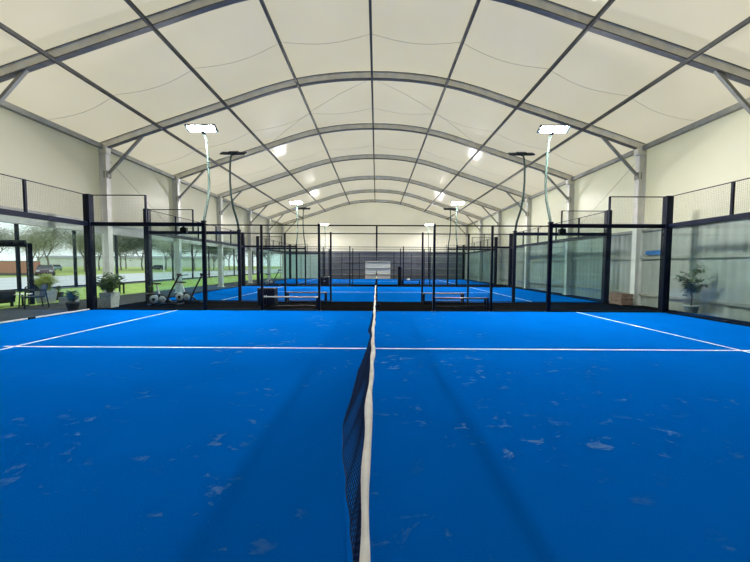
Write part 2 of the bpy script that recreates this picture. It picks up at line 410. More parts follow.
# --- purlins
PN = {0: 'dark ridge purlin running along the middle of the roof'}
NMS = [(2.99, 'next to the ridge'), (5.885, 'second from the ridge'), (8.585, 'third from the ridge')]
def purl(a, z, w, h, lab, mat, name='roof_purlin'):
    m = MB(); m.box(CX+a-w/2, CX+a+w/2, Y0, YE-0.12, z-h/2, z+h/2, b=0.01)
    tag(m.build(name, mat), lab, 'roof beam', 'roof purlins')
purl(0, roofz(0)-0.11, 0.085, 0.11, PN[0], M_PURLIN)
for s, nm in ((-1, 'left'), (1, 'right')):
    for a, t in NMS:
        purl(s*a, roofz(a)-0.11, 0.085, 0.11, 'dark roof purlin on the %s slope, %s' % (nm, t), M_PURLIN)
    purl(s*11.06, 6.42, 0.16, 0.18, 'grey eaves beam along the top of the %s side wall' % nm, M_GIRT, 'eaves_beam')
# --- membrane tension cables, slack between purlins
def cable(y, lab):
    pts = []; st = [-11.1,-8.585,-5.885,-2.99,0,2.99,5.885,8.585,11.1]
    for a, b in zip(st, st[1:]):
        for k in range(8):
            t = k/8; x = a+(b-a)*t
            pts.append((CX+x, y + 0.2*abs(math.sin(PI*t)), roofz(a)+(roofz(b)-roofz(a))*t + 0.02 - 0.05*math.sin(PI*t)))
    pts.append((CX+11.1, y, roofz(11.1)+0.02))
    tag(mb('tube', pts, 0.005, 5).build('tension_cable', M_CABLE), lab, 'cable', 'roof tension cables')
cable(11.0, 'thin slack cable under the roof skin between the nearest and second arches')
cable(16.0, 'thin slack cable under the roof skin between the second and third arches')
cable(20.8, 'thin slack cable under the roof skin between the third and fourth arches')
for s, nm in ((-1, 'left'), (1, 'right')):
    z0 = roofz(0)+.02; p = [(CX, FR[1]+.1, z0)]
    for k in range(1, 5):
        t = k/4; a = s*5.885*t; p.append((CX+a, FR[1]+.1+(FR[2]-FR[1]-.2)*t, roofz(a)+0.02))
    tag(mb('tube', p, 0.006, 5).build('bracing_cable', M_CABLE), 'thin diagonal bracing cable from the ridge down the %s slope' % nm, 'cable', 'roof bracing cables')
    xw = XL+0.02 if s < 0 else XR-0.02
    p = [(xw, FR[1]+.1, 6.2), (xw, FR[2]-.1, 3.45)]
    tag(mb('tube', p, 0.008, 5).build('bracing_cable', M_CABLE), 'diagonal steel bracing cable on the upper %s side wall' % nm, 'cable', 'wall bracing cables')

# ------------------------------------------------------------------ courts
D0 = [0.30, 14.0, 27.0]; D1 = [11.15, 24.0, 37.0]
CN = ['front court', 'middle court', 'far court']
def court(i):
    y0, y1 = D0[i], D1[i]
    t = thing('court_turf', 'blue artificial turf playing surface of the ' + CN[i], 'court', (0, (y0+y1)/2, 0), 0, 'padel court surfaces')
    h = (y1-y0)/2
    mb('box', -9.93, 9.93, -h+.07, h-.07, 0.0, 0.014).build('turf', M_TURF, t)
    yc = (6.05 - (y0+y1)/2) if i == 0 else 0
    for s in (-1, 1):
        mb('box', s*6.95-.025, s*6.95+.025, -h+.07, h-.07, 0.0145, 0.017).build('service_line', M_LINE, t)
    mb('box', -7.15, 7.15, yc-.025, yc+.025, 0.0150, 0.0175).build('centre_line', M_LINE, t)
for i in range(3): court(i)

def wires(m, o, ux, uz, nx, nz, r):
    """welded mesh of nx by nz cells on the rectangle o + ux*s + uz*t"""
    o, ux, uz = Vector(o), Vector(ux), Vector(uz)
    for i in range(nx+1):
        p = o + ux*(i/nx); m.tube([p, p+uz], r, 3, cap=False)
    for j in range(nz+1):
        p = o + uz*(j/nz); m.tube([p, p+ux], r, 3, cap=False)

WR = 0.0013
def side_fence(label, loc, rz=0):
    """long fence beside the net, with two mesh bays each side of the open gateway; y=0 is its line"""
    t = thing('court_side_fence', label, 'fence', loc, rz, 'padel court side fences')
    for s in (-1, 1):
        mb('box', s*10-.11, s*10+.11, -.10, .10, 0, 4.02, b=0.01).build('corner_post', M_FRAME, t)
        mb('box', s*8-.022, s*8+.022, -.03, .03, 3.05, 4.0).build('mesh_post', M_FRAME, t)
        for a, w, z in ((6, .06, 3.04), (4, .032, 3.0), (2, .036, 3.04)):
            m = MB(); m.box(s*a-w, s*a+w, -.05, .05, 0.01, z, b=0.006); m.box(s*a-w-.04, s*a+w+.04, -.09, .09, 0, 0.015)
            m.build('post', M_FRAME, t)
        m = MB(); a, b = sorted((s*5.95, s*9.9)); m.box(a, b, -.06, .06, 2.93, 3.06, b=0.008); m.build('glass_rail', M_FRAME, t)
        m = MB(); a, b = sorted((s*8, s*9.9)); m.box(a, b, -.015, .015, 3.975, 4.005); m.build('upper_rail', M_FRAME, t)
        a, b = sorted((s*8.0, s*9.9)); m = MB(); wires(m, (a, 0, 3.06), (b-a, 0, 0), (0,0,.92), 38, 18, WR); m.build('wire_mesh', M_WIRE, t)
        for a, b in ((6.08, 7.99), (8.01, 9.88)):
            x0, x1 = sorted((s*a, s*b))
            g = mb('box', x0, x1, -.006, .006, 0.05, 2.93).build('glass_panel', M_GLASS, t)
            m = MB(); m.box(x0, x1, -.012, .012, 0.02, 0.05); m.build('bottom_channel', M_FRAME, g)
        for a, b in ((2.05, 3.96), (4.04, 5.94)):
            x0, x1 = sorted((s*a, s*b)); m = MB(); wires(m, (x0, 0, 0.06), (x1-x0, 0, 0), (0,0,2.9), 38, 58, WR)
            m.bar((x0,0,0.05),(x1,0,0.05),.03); m.build('wire_mesh', M_WIRE, t)
    mb('box', -5.95, 5.95, -.02, .02, 2.96, 3.0).build('top_rail', M_FRAME, t)
    mb('box', -.028, .028, -.025, .025, 2.2, 2.97).build('centre_drop_bar', M_FRAME, t)
    return t
def end_fence(label, loc, ln, rz=0, edge=True):
    """glass end wall with wire mesh above; runs along y from 0 (far corner) to -ln"""
    t = thing('court_end_wall', label, 'glass wall', loc, rz, 'padel court glass end walls')
    n = round(ln/2); st = ln/n
    mb('box', -.06, .06, -ln, -.1, 2.92, 3.07, b=0.008).build('glass_rail', M_FRAME, t)
    mb('box', -.013, .013, -ln, -.1, 3.975, 4.0).build('upper_rail', M_FRAME, t)
    for k in range(n):
        a, b = -st*(k+1)+.008, -st*k-.008
        if k == 0: b = -.11
        g = mb('box', -.006, .006, a, b, 0.06, 2.92).build('glass_panel', M_GLASS, t)
        m = MB(); m.box(-.012, .012, a, b, 0.018, 0.06); m.build('bottom_channel', M_GLASSEDGE if edge else M_FRAME, g)
        m = MB(); wires(m, (0, a, 3.07), (0, b-a, 0), (0,0,.91), 40, 18, WR); m.build('wire_mesh', M_WIRE, t)
        if k:
            mb('box', -.03, .03, -st*k-.03, -st*k+.03, 3.07, 4.0).build('mesh_post', M_FRAME, t)
            m = MB(); m.box(-.06, .06, -st*k-.09, -st*k+.09, 0.0, 0.07, b=0.01); m.build('glass_clamp', M_FRAME, t)
    return t
sf = side_fence('black side fence on the far side of the front court, nearest of the fences across', (0, D1[0], 0))
dup(sf, 'black side fence at the near side of the middle court, behind the benches', (0, D0[1], 0))
dup(sf, 'black side fence at the far side of the middle court', (0, D1[1], 0))
dup(sf, 'black side fence at the near side of the far court', (0, D0[2], 0))
dup(sf, 'black side fence at the far side of the far court, near the end wall', (0, D1[2], 0))
efl = end_fence('glass end wall of the front court on the left, beside the chairs and planters', (-10, D1[0], 0), 10.0)
efr = end_fence('glass end wall of the front court on the right, before the potted tree', (10, D1[0], 0), 10.0, edge=False)
e2 = end_fence('glass end wall on the left of the middle court', (-10, D1[1], 0), 10.0, edge=False)
dup(e2, 'glass end wall on the right of the middle court', (10, D1[1], 0))
dup(e2, 'glass end wall on the left of the far court', (-10, D1[2], 0))
dup(e2, 'glass end wall on the right of the far court', (10, D1[2], 0))
# black plinth along the right wall of the front court
tag(mb('box', 10.09, 10.22, D0[0], D1[0]-0.12, 0, 0.11, b=0.01).build('plinth', M_FRAME), 'low black plinth along the foot of the right glass end wall', 'plinth')

# --- nets
def hem(d):
    K = [(0.3,-.02),(0.9,-.03),(1.25,-.075),(1.6,-.125),(1.85,-.16),(2.2,-.215),(2.65,-.275),(3.05,-.31),(3.75,-.29),(4.6,-.28),(5.1,-.23),(5.9,-.09),(6.6,-.10),(7.6,-.20),(8.2,-.15),(9.2,-.06),(10.2,-.03),(11.1,-.01)]
    for (a, x), (b, y) in zip(K, K[1:]):
        if d <= b:
            t = max(0, (d-a)/(b-a)); t = t*t*(3-2*t); return x + (y-x)*t
    return K[-1][1]
def net_wires(y0, y1, cell, r, surf, nv):
    m = MB(); n = int((y1-y0)/cell)
    P = [[surf(y0 + (y1-y0)*i/n, j/nv) for j in range(nv+1)] for i in range(n+1)]
    for i in range(n+1): m.tube(P[i], r, 3, cap=False)
    for j in range(nv+1): m.tube([P[i][j] for i in range(n+1)], r if j < nv else r*2.2, 3, cap=False)
    return m
NX = -0.03
def tz(d): return 0.885 + 0.02*((d-5.8)/5.2)**2
def surf1(d, v):
    h = hem(d); w = v**1.5
    return (NX + (h-NX)*w + 0.010*math.sin(d*2.3+v*4)*v + 0.012*math.sin(d*7+1)*v*(1-v)*2, d, tz(d)-.02 - (tz(d)-.06)*v)
net = thing('net', 'dark mesh net with white top band across the front court, billowing to the left', 'net', (0, 0, 0), 0, 'padel nets')
net_wires(0.46, D1[0]-.08, 0.040, 0.0030, surf1, 22).build('netting', M_NET, net)
m = MB(); pts = []
n = 150; ring = 12; vs = []; fs = []
for i in range(n+1):
    d = 0.46 + (D1[0]-.1-0.46)*i/n
    wob = 0.004*math.sin(d*3.1) + 0.003*math.sin(d*9.7+1)
    ww = 0.0165 + 0.003*math.sin(d*5.3) + 0.0025*math.sin(d*13)
    for k in range(ring):
        t = 2*PI*k/ring; c, s_ = math.cos(t), math.sin(t)
        vs.append((NX + wob + ww*c*(1.0 if s_ > 0 else 0.85) - 0.006*(s_ < -0.5), d, tz(d) - 0.012 + 0.032*s_ + (0.006*math.sin(d*21+k) if s_ < -0.5 else 0)))
for i in range(n):
    for k in range(ring): fs.append((i*ring+k, i*ring+(k+1)%ring, (i+1)*ring+(k+1)%ring, (i+1)*ring+k))
m.add(vs, fs, 0, True); m.build('top_band', M_TAPE, net)
def netpost(x, y, s):
    m = MB(); m.box(x-.04, x+.04, y-.04, y+.04, 0.014, 0.97, b=0.008); m.box(x-.09, x+.09, y-.09, y+.09, 0.0141, 0.03)
    m.lathe([(.045,0),(.05,.02),(.03,.05)], 12, c=(x, y, .97)); return m
for y in (0.40, D1[0]-.05):
    p = netpost(NX+.02, y, 1).build('net_post', M_FRAME, net)
    m = MB(); m.lathe([(.03,0),(.055,.01),(.055,.10),(.03,.11)], 14, M=Matrix.Translation((NX+.06, y-.03, .22)) @ Matrix.Rotation(PI/2, 4, 'Y'))
    m.bar((NX+.15, y-.03, .22), (NX+.15, y-.12, .15), .02); m.build('winch', M_FRAME, p)
def flatnet(label, y0, y1):
    t = thing('net', label, 'net', (0, 0, 0), 0, 'padel nets')
    net_wires(y0+.05, y1-.05, 0.09, 0.003, lambda d, v: (0.0, d, .86-.8*v), 9).build('netting', M_NET, t)
    m = MB(); m.box(-.014, .014, y0+.05, y1-.05, .84, .90, b=0.004); m.build('top_band', M_TAPE, t)
    for y in (y0+.03, y1-.03): netpost(0, y, 1).build('net_post', M_FRAME, t)
flatnet('dark mesh net with white top band across the middle court', D0[1], D1[1])
flatnet('dark mesh net with white top band across the far court', D0[2], D1[2])

# --- floodlight posts (towards -y they overhang the court)
def flood(label, loc, rz, mat_led, out=0.0):
    t = thing('floodlight_post', label, 'floodlight', loc, rz, 'court floodlight posts')
    P = [(0,0,3.07),(0,.04,3.2),(0,.16,3.5),(0,.34+out*.4,3.95),(0,.42+out*.7,4.5),(0,.40+out*.9,5.0),(0,.34+out,5.6),(0,.26+out,6.0),(0,.12+out,6.22)]
    mb('tube', P, [.045,.045,.045,.042,.04,.038,.036,.034,.032], 10).build('pole', M_POLE, t)
    m = MB(); m.box(-.075,.075,-.06,.06,3.065,3.13,b=0.01); m.build('pole_socket', M_FRAME, t)
    Mh = Matrix.Translation((0, -.02+out, 6.24)) @ Matrix.Rotation(math.radians(-30), 4, 'X')
    m = MB(); m.box(-.52,.52,-.15,.15,-.005,.05,b=0.012,M=Mh); m.box(-.2,.2,-.1,.1,.05,.10,b=0.015,M=Mh)
    for k in range(13): m.box(-.48+k*.08-.008,-.48+k*.08+.008,-.14,.14,.05,.068,M=Mh)
    m.box(-.05,.05,.06,.2,-.03,.06,M=Mh)
    h = m.build('lamp_head', M_LAMPBODY, t)
    m = MB()
    for k in range(4): m.box(-.42+k*.212,-.42+k*.212+.204,-.11,.11,-.02,-.006,M=Mh)
    m.build('led_panel', mat_led, h)
    return t
fl = flood('lit floodlight on a curved green pole, left side of the front court', (-6, D1[0], 0), 0, M_LED)
dup(fl, 'lit floodlight on a curved green pole, right side of the front court', (6, D1[0], 0))
dup(fl, 'small lit floodlight at the far side of the middle court, left', (-6, D1[1], 0))
dup(fl, 'small lit floodlight at the far side of the middle court, right', (6, D1[1], 0))
dup(fl, 'tiny lit floodlight near the end wall, left of the far court', (-6, D1[2], 0))
dup(fl, 'tiny lit floodlight near the end wall, right of the far court', (6, D1[2], 0))
M_LEDOFF = pbr('unlit_led', (0.10, 0.12, 0.13), 0.3)
fo = flood('unlit dark floodlight seen from behind, near left of the middle court', (-6, D0[1], 0), PI, M_LEDOFF, .42)
dup(fo, 'unlit dark floodlight seen from behind, near right of the middle court', (6, D0[1], 0))
dup(fo, 'small unlit dark floodlight at the near left of the far court', (-6, D0[2], 0))
dup(fo, 'small unlit dark floodlight at the near right of the far court', (6, D0[2], 0))
for x, nm in ((6.45, 'right'), (-6.75, 'left')):
    t = thing('control_box', 'small dark box hung under the front court fence rail, on the %s' % nm, 'box', (x, D1[0]+.0, 2.70), 0, 'fence control boxes')
    mb('box', -.11, .11, .02, .16, 0, .2, b=0.015).build('case', M_BLACKPL, t)
    m = MB(); m.box(-.03,.03,.05,.09,.2,.235); m.build('hook', M_BLACKPL, t)

# ------------------------------------------------------------------ aisle furniture
def bench(label, loc, ln, h, top):
    t = thing('bench', label, 'bench', loc, 0, 'low benches between the courts')
    m = MB()
    for k in range(3): m.box(-ln/2, ln/2, -.17+k*.118, -.17+k*.118+.104, h-.035, h, b=0.006)
    m.build('seat', top, t)
    for s in (-1, 1):
        m = MB(); x = s*(ln/2-.06)
        for y in (-.14, .14): m.box(x-.03, x+.03, y-.03, y+.03, 0, h-.035)
        m.box(x-.03, x+.03, -.17, .17, h-.075, h-.035); m.box(x-.03, x+.03, -.14, .14, .08, .12); m.build('leg_frame', M_FRAME, t)
    m = MB(); m.box(-ln/2+.06, ln/2-.06, -.02, .02, .08, .12); m.build('stretcher', M_FRAME, t); return t
bench('low black bench just behind the left front fence, beside the dark cabinet', (-3.15, 11.75, 0), 2.1, .44, M_PALEWOOD)
bench('low black bench just behind the right front fence', (3.08, 11.75, 0), 2.05, .43, M_FRAME)
bench('low black bench facing the middle court, left of the net', (-2.95, 13.45, 0), 1.75, .47, M_FRAME)
bench('low black bench facing the middle court, right of the net', (2.8, 13.45, 0), 1.75, .45, M_FRAME)
bench('small distant black bench beyond the middle court, right of the net', (2.75, 25.6, 0), 1.5, .45, M_FRAME)
def cabinet(label, loc):
    t = thing('storage_cabinet', label, 'cabinet', loc, 0, 'dark storage cabinets between the courts')
    m = MB(); m.box(-.34,.34,-.22,.22,.04,.66,b=0.01); m.box(-.36,.36,-.24,.24,.66,.69,b=0.008); m.build('body', M_BLACKPL, t)
    for s in (-1,1):
        m = MB(); a, b = sorted((s*.008, s*.325)); m.box(a,b,-.24,-.215,.07,.63,b=0.005); d_ = m.build('door', M_FRAME, t)
        m = MB(); m.box(s*.04-.008,s*.04+.008,-.262,-.24,.32,.42); m.build('handle', M_CHROME, d_)
    for x in (-.3,.3):
        for y in (-.18,.18):
            mb('box', x-.025,x+.025,y-.025,y+.025,0,.045).build('foot', M_BLACKPL, t)
    return t
cb = cabinet('dark two-door storage cabinet standing by the left bench', (-4.35, 12.75, 0))
dup(cb, 'small distant dark storage cabinet beyond the middle court, left of the net', (-4.1, 25.4, 0))
t = thing('litter_bin', 'slim tall dark upright bin beside the distant bench', 'bin', (1.85, 25.6, 0))
m = MB(); m.lathe([(.13,0),(.15,.03),(.16,1.3),(.165,1.32)], 16); m.build('body', M_BLACKPL, t)
m = MB(); m.lathe([(.17,1.32),(.165,1.42),(.12,1.52),(.05,1.56)], 16); m.build('lid', M_FRAME, t)
m = MB(); m.box(-.14,.14,-.10,.10,0,.05,b=0.02); m.box(-.11,.09,-.08,.09,.05,.10,b=0.02); m.box(-.05,.10,-.07,.06,.10,.15,b=.02)
tag(m.build('towel', M_TOWEL), 'white folded towel lying on the distant bench', 'towel'); bpy.data.objects['towel'].location = (2.55, 25.6, .45)

def spin_bike(label, loc, rz):
    t = thing('exercise_bike', label, 'exercise bike', loc, rz, 'exercise bikes between the courts')
    m = MB()
    for x in (-.55, .52): m.tube([(x,-.27,.05),(x,.27,.05)], .035, 10)
    m.tube([(-.55,0,.06),(.52,0,.06)], .032, 10)
    m.tube([(-.3,0,.08),(-.22,0,.45),(-.02,0,.36),(.25,0,.08)], .035, 10)
    m.build('base_frame', M_BLACKPL, t)
    def wheel(y0, y1, x, z, r):
        w = MB(); w.lathe([(r*.35,0),(r*.9,.008),(r,.015),(r,y1-y0-.015),(r*.9,y1-y0-.008),(r*.35,y1-y0)], 26, M=Matrix.Translation((x, y0, z)) @ Matrix.Rotation(-PI/2, 4, 'X')); return w
    f = wheel(-.05, .05, -.42, .25, .16).build('flywheel', M_DISC, t)
    wheel(-.075, .075, -.42, .25, .06).build('hub', M_BLACKPL, f)
    wheel(-.09, -.055, -.10, .25, .13).build('crank_guard', M_DISC, t)
    m = MB(); m.tube([(-.12,-.10,.27),(-.12,-.13,.27),(-.02,-.13,.14),(-.02,-.22,.14)], .016, 8); m.box(-.07,.03,-.28,-.17,.125,.15); m.build('pedal', M_RUBBER, t)
    m = MB(); m.tube([(-.12,.10,.27),(-.12,.13,.27),(-.22,.13,.40),(-.22,.22,.40)], .016, 8); m.box(-.27,-.17,.17,.28,.385,.41); m.build('pedal', M_RUBBER, t)
    m = MB(); m.tube([(-.22,0,.42),(-.34,0,.84)], .027, 10); m.build('seat_post', M_CHROME, t)
    m = MB(); m.sweep([(-.52,0,.86),(-.44,0,.87),(-.32,0,.86),(-.2,0,.855)], [(-.09,-.03),(.09,-.03),(.075,.03),(-.075,.03)], (0,1,0)); m.build('saddle', M_RUBBER, t)
    m = MB(); m.tube([(.02,0,.12),(.16,0,.5),(.50,0,1.16)], [.04,.036,.03], 10); m.build('mast', M_BLACKPL, t)
    m = MB(); m.tube([(.74,-.24,1.2),(.55,-.22,1.18),(.49,-.1,1.16),(.49,.1,1.16),(.55,.22,1.18),(.74,.24,1.2)], .018, 8); m.box(.45,.57,-.07,.07,1.15,1.25,b=0.01); m.build('handlebar', M_RUBBER, t)
    return t
b1 = spin_bike('exercise bike with pale flywheel, nearer of the two left of the courts', (-8.25, 12.45, 0), 0.12)
dup(b1, 'exercise bike with pale flywheel, farther of the pair, against the middle court glass', (-7.85, 13.4, 0), 0.05)
dup(b1, 'small distant exercise bike beyond the middle court on the left', (-8.3, 25.5, 0), 0.1)

# ------------------------------------------------------------------ plants
def pot_round(m, r0, r1, h, n=24):
    m.lathe([(r0,0),(r0*1.02,.02),(r1*.97,h-.05),(r1,h-.045),(r1,h),(r1*.88,h),(r1*.86,h-.04)], n)
def plant(name, label, loc, pot, potmat, leafmat, kind, hp, rad, hh, nleaf, seed, cat='potted plant', group='potted plants'):
    rr = random.Random(seed)
    t = thing(name, label, cat, loc, 0, group)
    m = MB()
    if pot[0] == 'round': pot_round(m, pot[1], pot[2], hp); ri = pot[2]*.84
    else:
        a, b = pot[1], pot[2]; T = .03
        m.add([(-a,-a,0),(a,-a,0),(a,a,0),(-a,a,0),(-b,-b,hp),(b,-b,hp),(b,b,hp),(-b,b,hp),(-b+T,-b+T,hp),(b-T,-b+T,hp),(b-T,b-T,hp),(-b+T,b-T,hp),(-b+T,-b+T,hp-.06),(b-T,-b+T,hp-.06),(b-T,b-T,hp-.06),(-b+T,b-T,hp-.06)],
              [(3,2,1,0),(0,1,5,4),(1,2,6,5),(2,3,7,6),(3,0,4,7),(4,5,9,8),(5,6,10,9),(6,7,11,10),(7,4,8,11),(8,9,13,12),(9,10,14,13),(10,11,15,14),(11,8,12,15)]); ri = b-T
    m.build('pot', potmat, t)
    m = MB()
    if pot[0] == 'round': m.lathe([(ri,hp-.05),(ri*.98,hp-.045),(ri*.4,hp-.02)], 20)
    else: m.box(-ri,ri,-ri,ri,hp-.08,hp-.045)
    m.build('soil', M_SOIL, t)
    m = MB(); st = MB()
    if kind == 'grass':
        for i in range(nleaf):
            a = rr.uniform(0, 2*PI); q = rr.uniform(.05, 1)**.7; lean = q*rad; z1 = hh*(1.05-.55*q)*rr.uniform(.8,1.1)
            c, s_ = math.cos(a), math.sin(a); b0 = rr.uniform(0,.5)*ri
            p0 = Vector((c*b0, s_*b0, hp-.04)); p1 = Vector((c*(b0+lean*.4), s_*(b0+lean*.4), hp+z1*.75)); p2 = Vector((c*(b0+lean*.9), s_*(b0+lean*.9), hp+z1)); p3 = Vector((c*(b0+lean*1.15), s_*(b0+lean*1.15), hp+z1*.82))
            w = Vector((-s_, c, 0))*.007
            m.add([p0-w,p0+w,p1+w*1.2,p1-w*1.2,p2+w*.8,p2-w*.8,p3], [(0,1,2,3),(3,2,4,5),(5,4,6)], 0, True)
    else:
        nst = max(5, nleaf//22)
        for i in range(nst):
            a = rr.uniform(0, 2*PI); q = rr.uniform(0, 1)**.6; lean = q*rad*.8; z1 = hh*rr.uniform(.55,1.0)*(1-.25*q)
            P = [(math.cos(a)*ri*.4*q, math.sin(a)*ri*.4*q, hp-.05), (math.cos(a)*lean*.4, math.sin(a)*lean*.4, hp+z1*.5), (math.cos(a)*lean, math.sin(a)*lean, hp+z1)]
            st.tube(P, [.009,.007,.003], 5)
            for k in range(nleaf//nst):
                f = rr.uniform(.25, 1.0); p = Vector(P[1]).lerp(Vector(P[2]), (f-.5)*2) if f > .5 else Vector(P[0]).lerp(Vector(P[1]), f*2)
                b = rr.uniform(0, 2*PI)
                m.leaf(p, (math.cos(b), math.sin(b), rr.uniform(-.3,.7)), rr.uniform(.1,.2)*max(.6,rad*2), rr.uniform(.035,.06)*max(.7,rad*2.2))
        st.build('stems', M_STEM, t)
    m.build('foliage', leafmat, t)
    return t
plant('potted_grass', 'yellow-green ornamental grass in a pale grey square pot on the lawn', (-13.6, 13.06, 0.012), ('sq', .19, .25), M_POTGREY, M_LEAFY, 'grass', .50, .48, .72, 520, 1)
plant('potted_shrub', 'small shrub in a dark pot behind the yellow ornamental grass', (-14.15, 14.1, 0.012), ('round', .15, .2), M_POTDARK, M_LEAFD, 'shrub', .35, .25, .4, 90, 2)
plant('potted_shrub', 'low leafy plant in a grey square pot left of the left corner post', (-12.36, 12.76, 0), ('sq', .2, .22), M_POTGREY, M_LEAFG, 'shrub', .28, .36, .34, 300, 3)
plant('potted_shrub', 'drooping plant in a dark round pot at the foot of the left corner post', (-10.42, 10.88, 0), ('round', .13, .19), M_POTDARK, M_LEAFD, 'shrub', .30, .34, .36, 300, 4)
plant('potted_shrub', 'bushy green plant in a tall pale grey pot right of the left corner post', (-9.95, 11.85, 0), ('sq', .18, .22), M_POTGREY, M_LEAFG, 'shrub', .56, .60, .76, 800, 5)
plant('potted_shrub', 'leafy green plant in a dark pot behind the exercise bikes', (-9.35, 13.2, 0), ('round', .13, .18), M_POTDARK, M_LEAFG, 'shrub', .42, .28, .5, 160, 6)
# right: small tree in a pot behind the glass
t = thing('potted_tree', 'small dark-leaved tree in a pot between the right glass and cladding', 'potted tree', (10.52, 10.7, 0))
m = MB(); pot_round(m, .14, .2, .32); m.build('pot', M_POTGREY, t)
m = MB(); m.lathe([(.17,.27),(.1,.285)], 18); m.build('soil', M_SOIL, t)
m = MB(); rr = random.Random(11); lf = MB()
m.tube([(0,0,.27),(.02,.0,.6),(-.01,.02,.95),(.02,0,1.3)], [.022,.02,.016,.01], 8)
for i in range(34):
    a = rr.uniform(0, 2*PI); z0 = rr.uniform(.62, 1.3); ln = rr.uniform(.15,.36)*(1.2-abs(z0-1.1)*.6)
    e = (math.cos(a)*ln, math.sin(a)*ln*1.15, z0+rr.uniform(.0,.45))
    m.tube([(0,0,z0),(e[0]*.5,e[1]*.5,z0+(e[2]-z0)*.65),e], [.008,.006,.003], 5)
    for k in range(13):
        f = rr.uniform(.4,1.05); b = rr.uniform(0, 2*PI)
        lf.leaf((e[0]*f, e[1]*f, z0+(e[2]-z0)*f), (math.cos(b), math.sin(b), rr.uniform(-.5,.5)), rr.uniform(.10,.17), rr.uniform(.04,.065))
m.build('trunk', M_STEM, t); lf.build('foliage', M_LEAFD, t)
# blue sign, brown crate at the right
m = MB(); m.box(XR-.095, XR-.07, 12.35, 13.05, 2.07, 2.24, b=0.004)
sg = tag(m.build('wall_sign', M_BLUE), 'narrow blue sign on the right cladding behind the right corner post', 'sign')
t = thing('wooden_crate', 'low brown wooden crate on the floor by the right wall', 'crate', (10.28, 13.45, 0), PI/2)
for k in range(3):
    m = MB(); z = .03+k*.16; m.box(-.34,.34,-.25,-.22,z,z+.13,b=.005); m.box(-.34,.34,.22,.25,z,z+.13,b=.005)
    m.box(-.34,-.31,-.22,.22,z,z+.13); m.box(.31,.34,-.22,.22,z,z+.13); m.build('slat', M_BROWN, t)
for x in (-.29,.29):
    for y in (-.20,.20): mb('box', x-.02,x+.02,y-.02,y+.02,0,.48).build('corner_post', M_BROWN, t)
mb('box', -.31,.31,-.22,.22,.02,.05).build('bottom', M_BROWN, t)

# ------------------------------------------------------------------ patio furniture on the left
def armchair(label, loc, rz, w=.56):
    t = thing('armchair', label, 'chair', loc, rz, 'black patio chairs')
    m = MB(); m.box(-w/2+.03, w/2-.03, -.26, .24, .38, .43, b=0.015); m.build('seat', M_BLACKPL, t)
    m = MB()
    m.sweep([(0,.23,.40),(0,.28,.62),(0,.33,.86)], [(-w/2+.02,-.015),(w/2-.02,-.015),(w/2-.05,.02),(-w/2+.05,.02)], (1,0,0)); m.build('backrest', M_BLACKPL, t)
    for s in (-1,1):
        m = MB(); m.tube([(s*w/2,-.28,.60),(s*w/2,-.05,.645),(s*w/2*.98,.29,.66)], .025, 8); m.build('armrest', M_BLACKPL, t)
        for a, b in (((s*w/2,-.26,.60),(s*(w/2+.02),-.30,0)), ((s*(w/2-.01),.26,.64),(s*(w/2+.01),.33,0))):
            mb('tube', [a, b], [.022,.018], 8).build('leg', M_BLACKPL, t)
    return t
G0 = .012
a1 = armchair('black plastic armchair on the dark floor edge, right of the pergola post', (-12.5, 11.55, 0), -.5)
dup(a1, 'black armchair behind the pergola post, facing away from the road', (-14.6, 13.7, G0), .4)
# sofa
t = thing('outdoor_sofa', 'dark outdoor sofa seen from behind at the left edge', 'sofa', (-14.3, 11.5, G0), PI)
m = MB(); m.box(-.8,.8,-.38,.36,.16,.40,b=.03); m.build('base', M_BLACKPL, t)
m = MB(); m.box(-.8,.8,.26,.40,.30,.82,b=.04); m.build('backrest', M_BLACKPL, t)
for s in (-1,1):
    a, b = sorted((s*.66, s*.82)); mb('box', a,b,-.38,.30,.30,.60,b=.03).build('armrest', M_BLACKPL, t)
    a, b = sorted((s*.01, s*.65)); mb('box', a,b,-.38,.25,.40,.50,b=.04).build('seat_cushion', M_DARKCLOTH, t)
for x in (-.72,.72):
    for y in (-.3,.3): mb('box', x-.03,x+.03,y-.03,y+.03,0,.17).build('leg', M_BLACKPL, t)
t = thing('side_table', 'small table with a white top between the black armchairs', 'table', (-13.45, 12.05, G0))
m = MB(); m.lathe([(.26,.43),(.27,.435),(.27,.455),(.26,.46)], 24); m.build('table_top', M_WHITE, t)
m = MB(); m.tube([(0,0,.02),(0,0,.43)], .03, 10); m.build('column', M_BLACKPL, t)
m = MB(); m.lathe([(.2,0),(.2,.015),(.05,.03)], 20); m.build('foot', M_BLACKPL, t)
# pergola
t = thing('pergola', 'black square pergola frame standing over the patio seats at the left edge', 'pergola', (-15.35, 11.0, G0))
for x in (-1.75, 1.75):
    for y in (-1.5, 1.5):
        mb('box', x-.07,x+.07,y-.07,y+.07,0,2.40,b=.008).build('post', M_FRAME, t)
for y in (-1.5, 1.5): mb('box', -1.82,1.6,y-.06,y+.06,2.26,2.52,b=.01).build('beam', M_FRAME, t)
for x in (-1.6, 1.72): mb('box', x-.06,x+.06,-1.44,1.44,2.24,2.42,b=.01).build('beam', M_FRAME, t)
# low hedge-side rail bench near the lawn
t = thing('garden_bench', 'thin dark backless bench on the lawn beyond the left column', 'bench', (-13.9, 16.4, G0), PI/2)
m = MB(); m.box(-1.1,1.1,-.16,.16,.56,.60,b=.005); m.build('seat', M_BLACKPL, t)
for x in (-.95,.95):
    m = MB(); m.box(x-.03,x+.03,-.14,-.08,0,.56); m.box(x-.03,x+.03,.08,.14,0,.56); m.box(x-.03,x+.03,-.14,.14,.5,.56); m.build('leg_frame', M_BLACKPL, t)

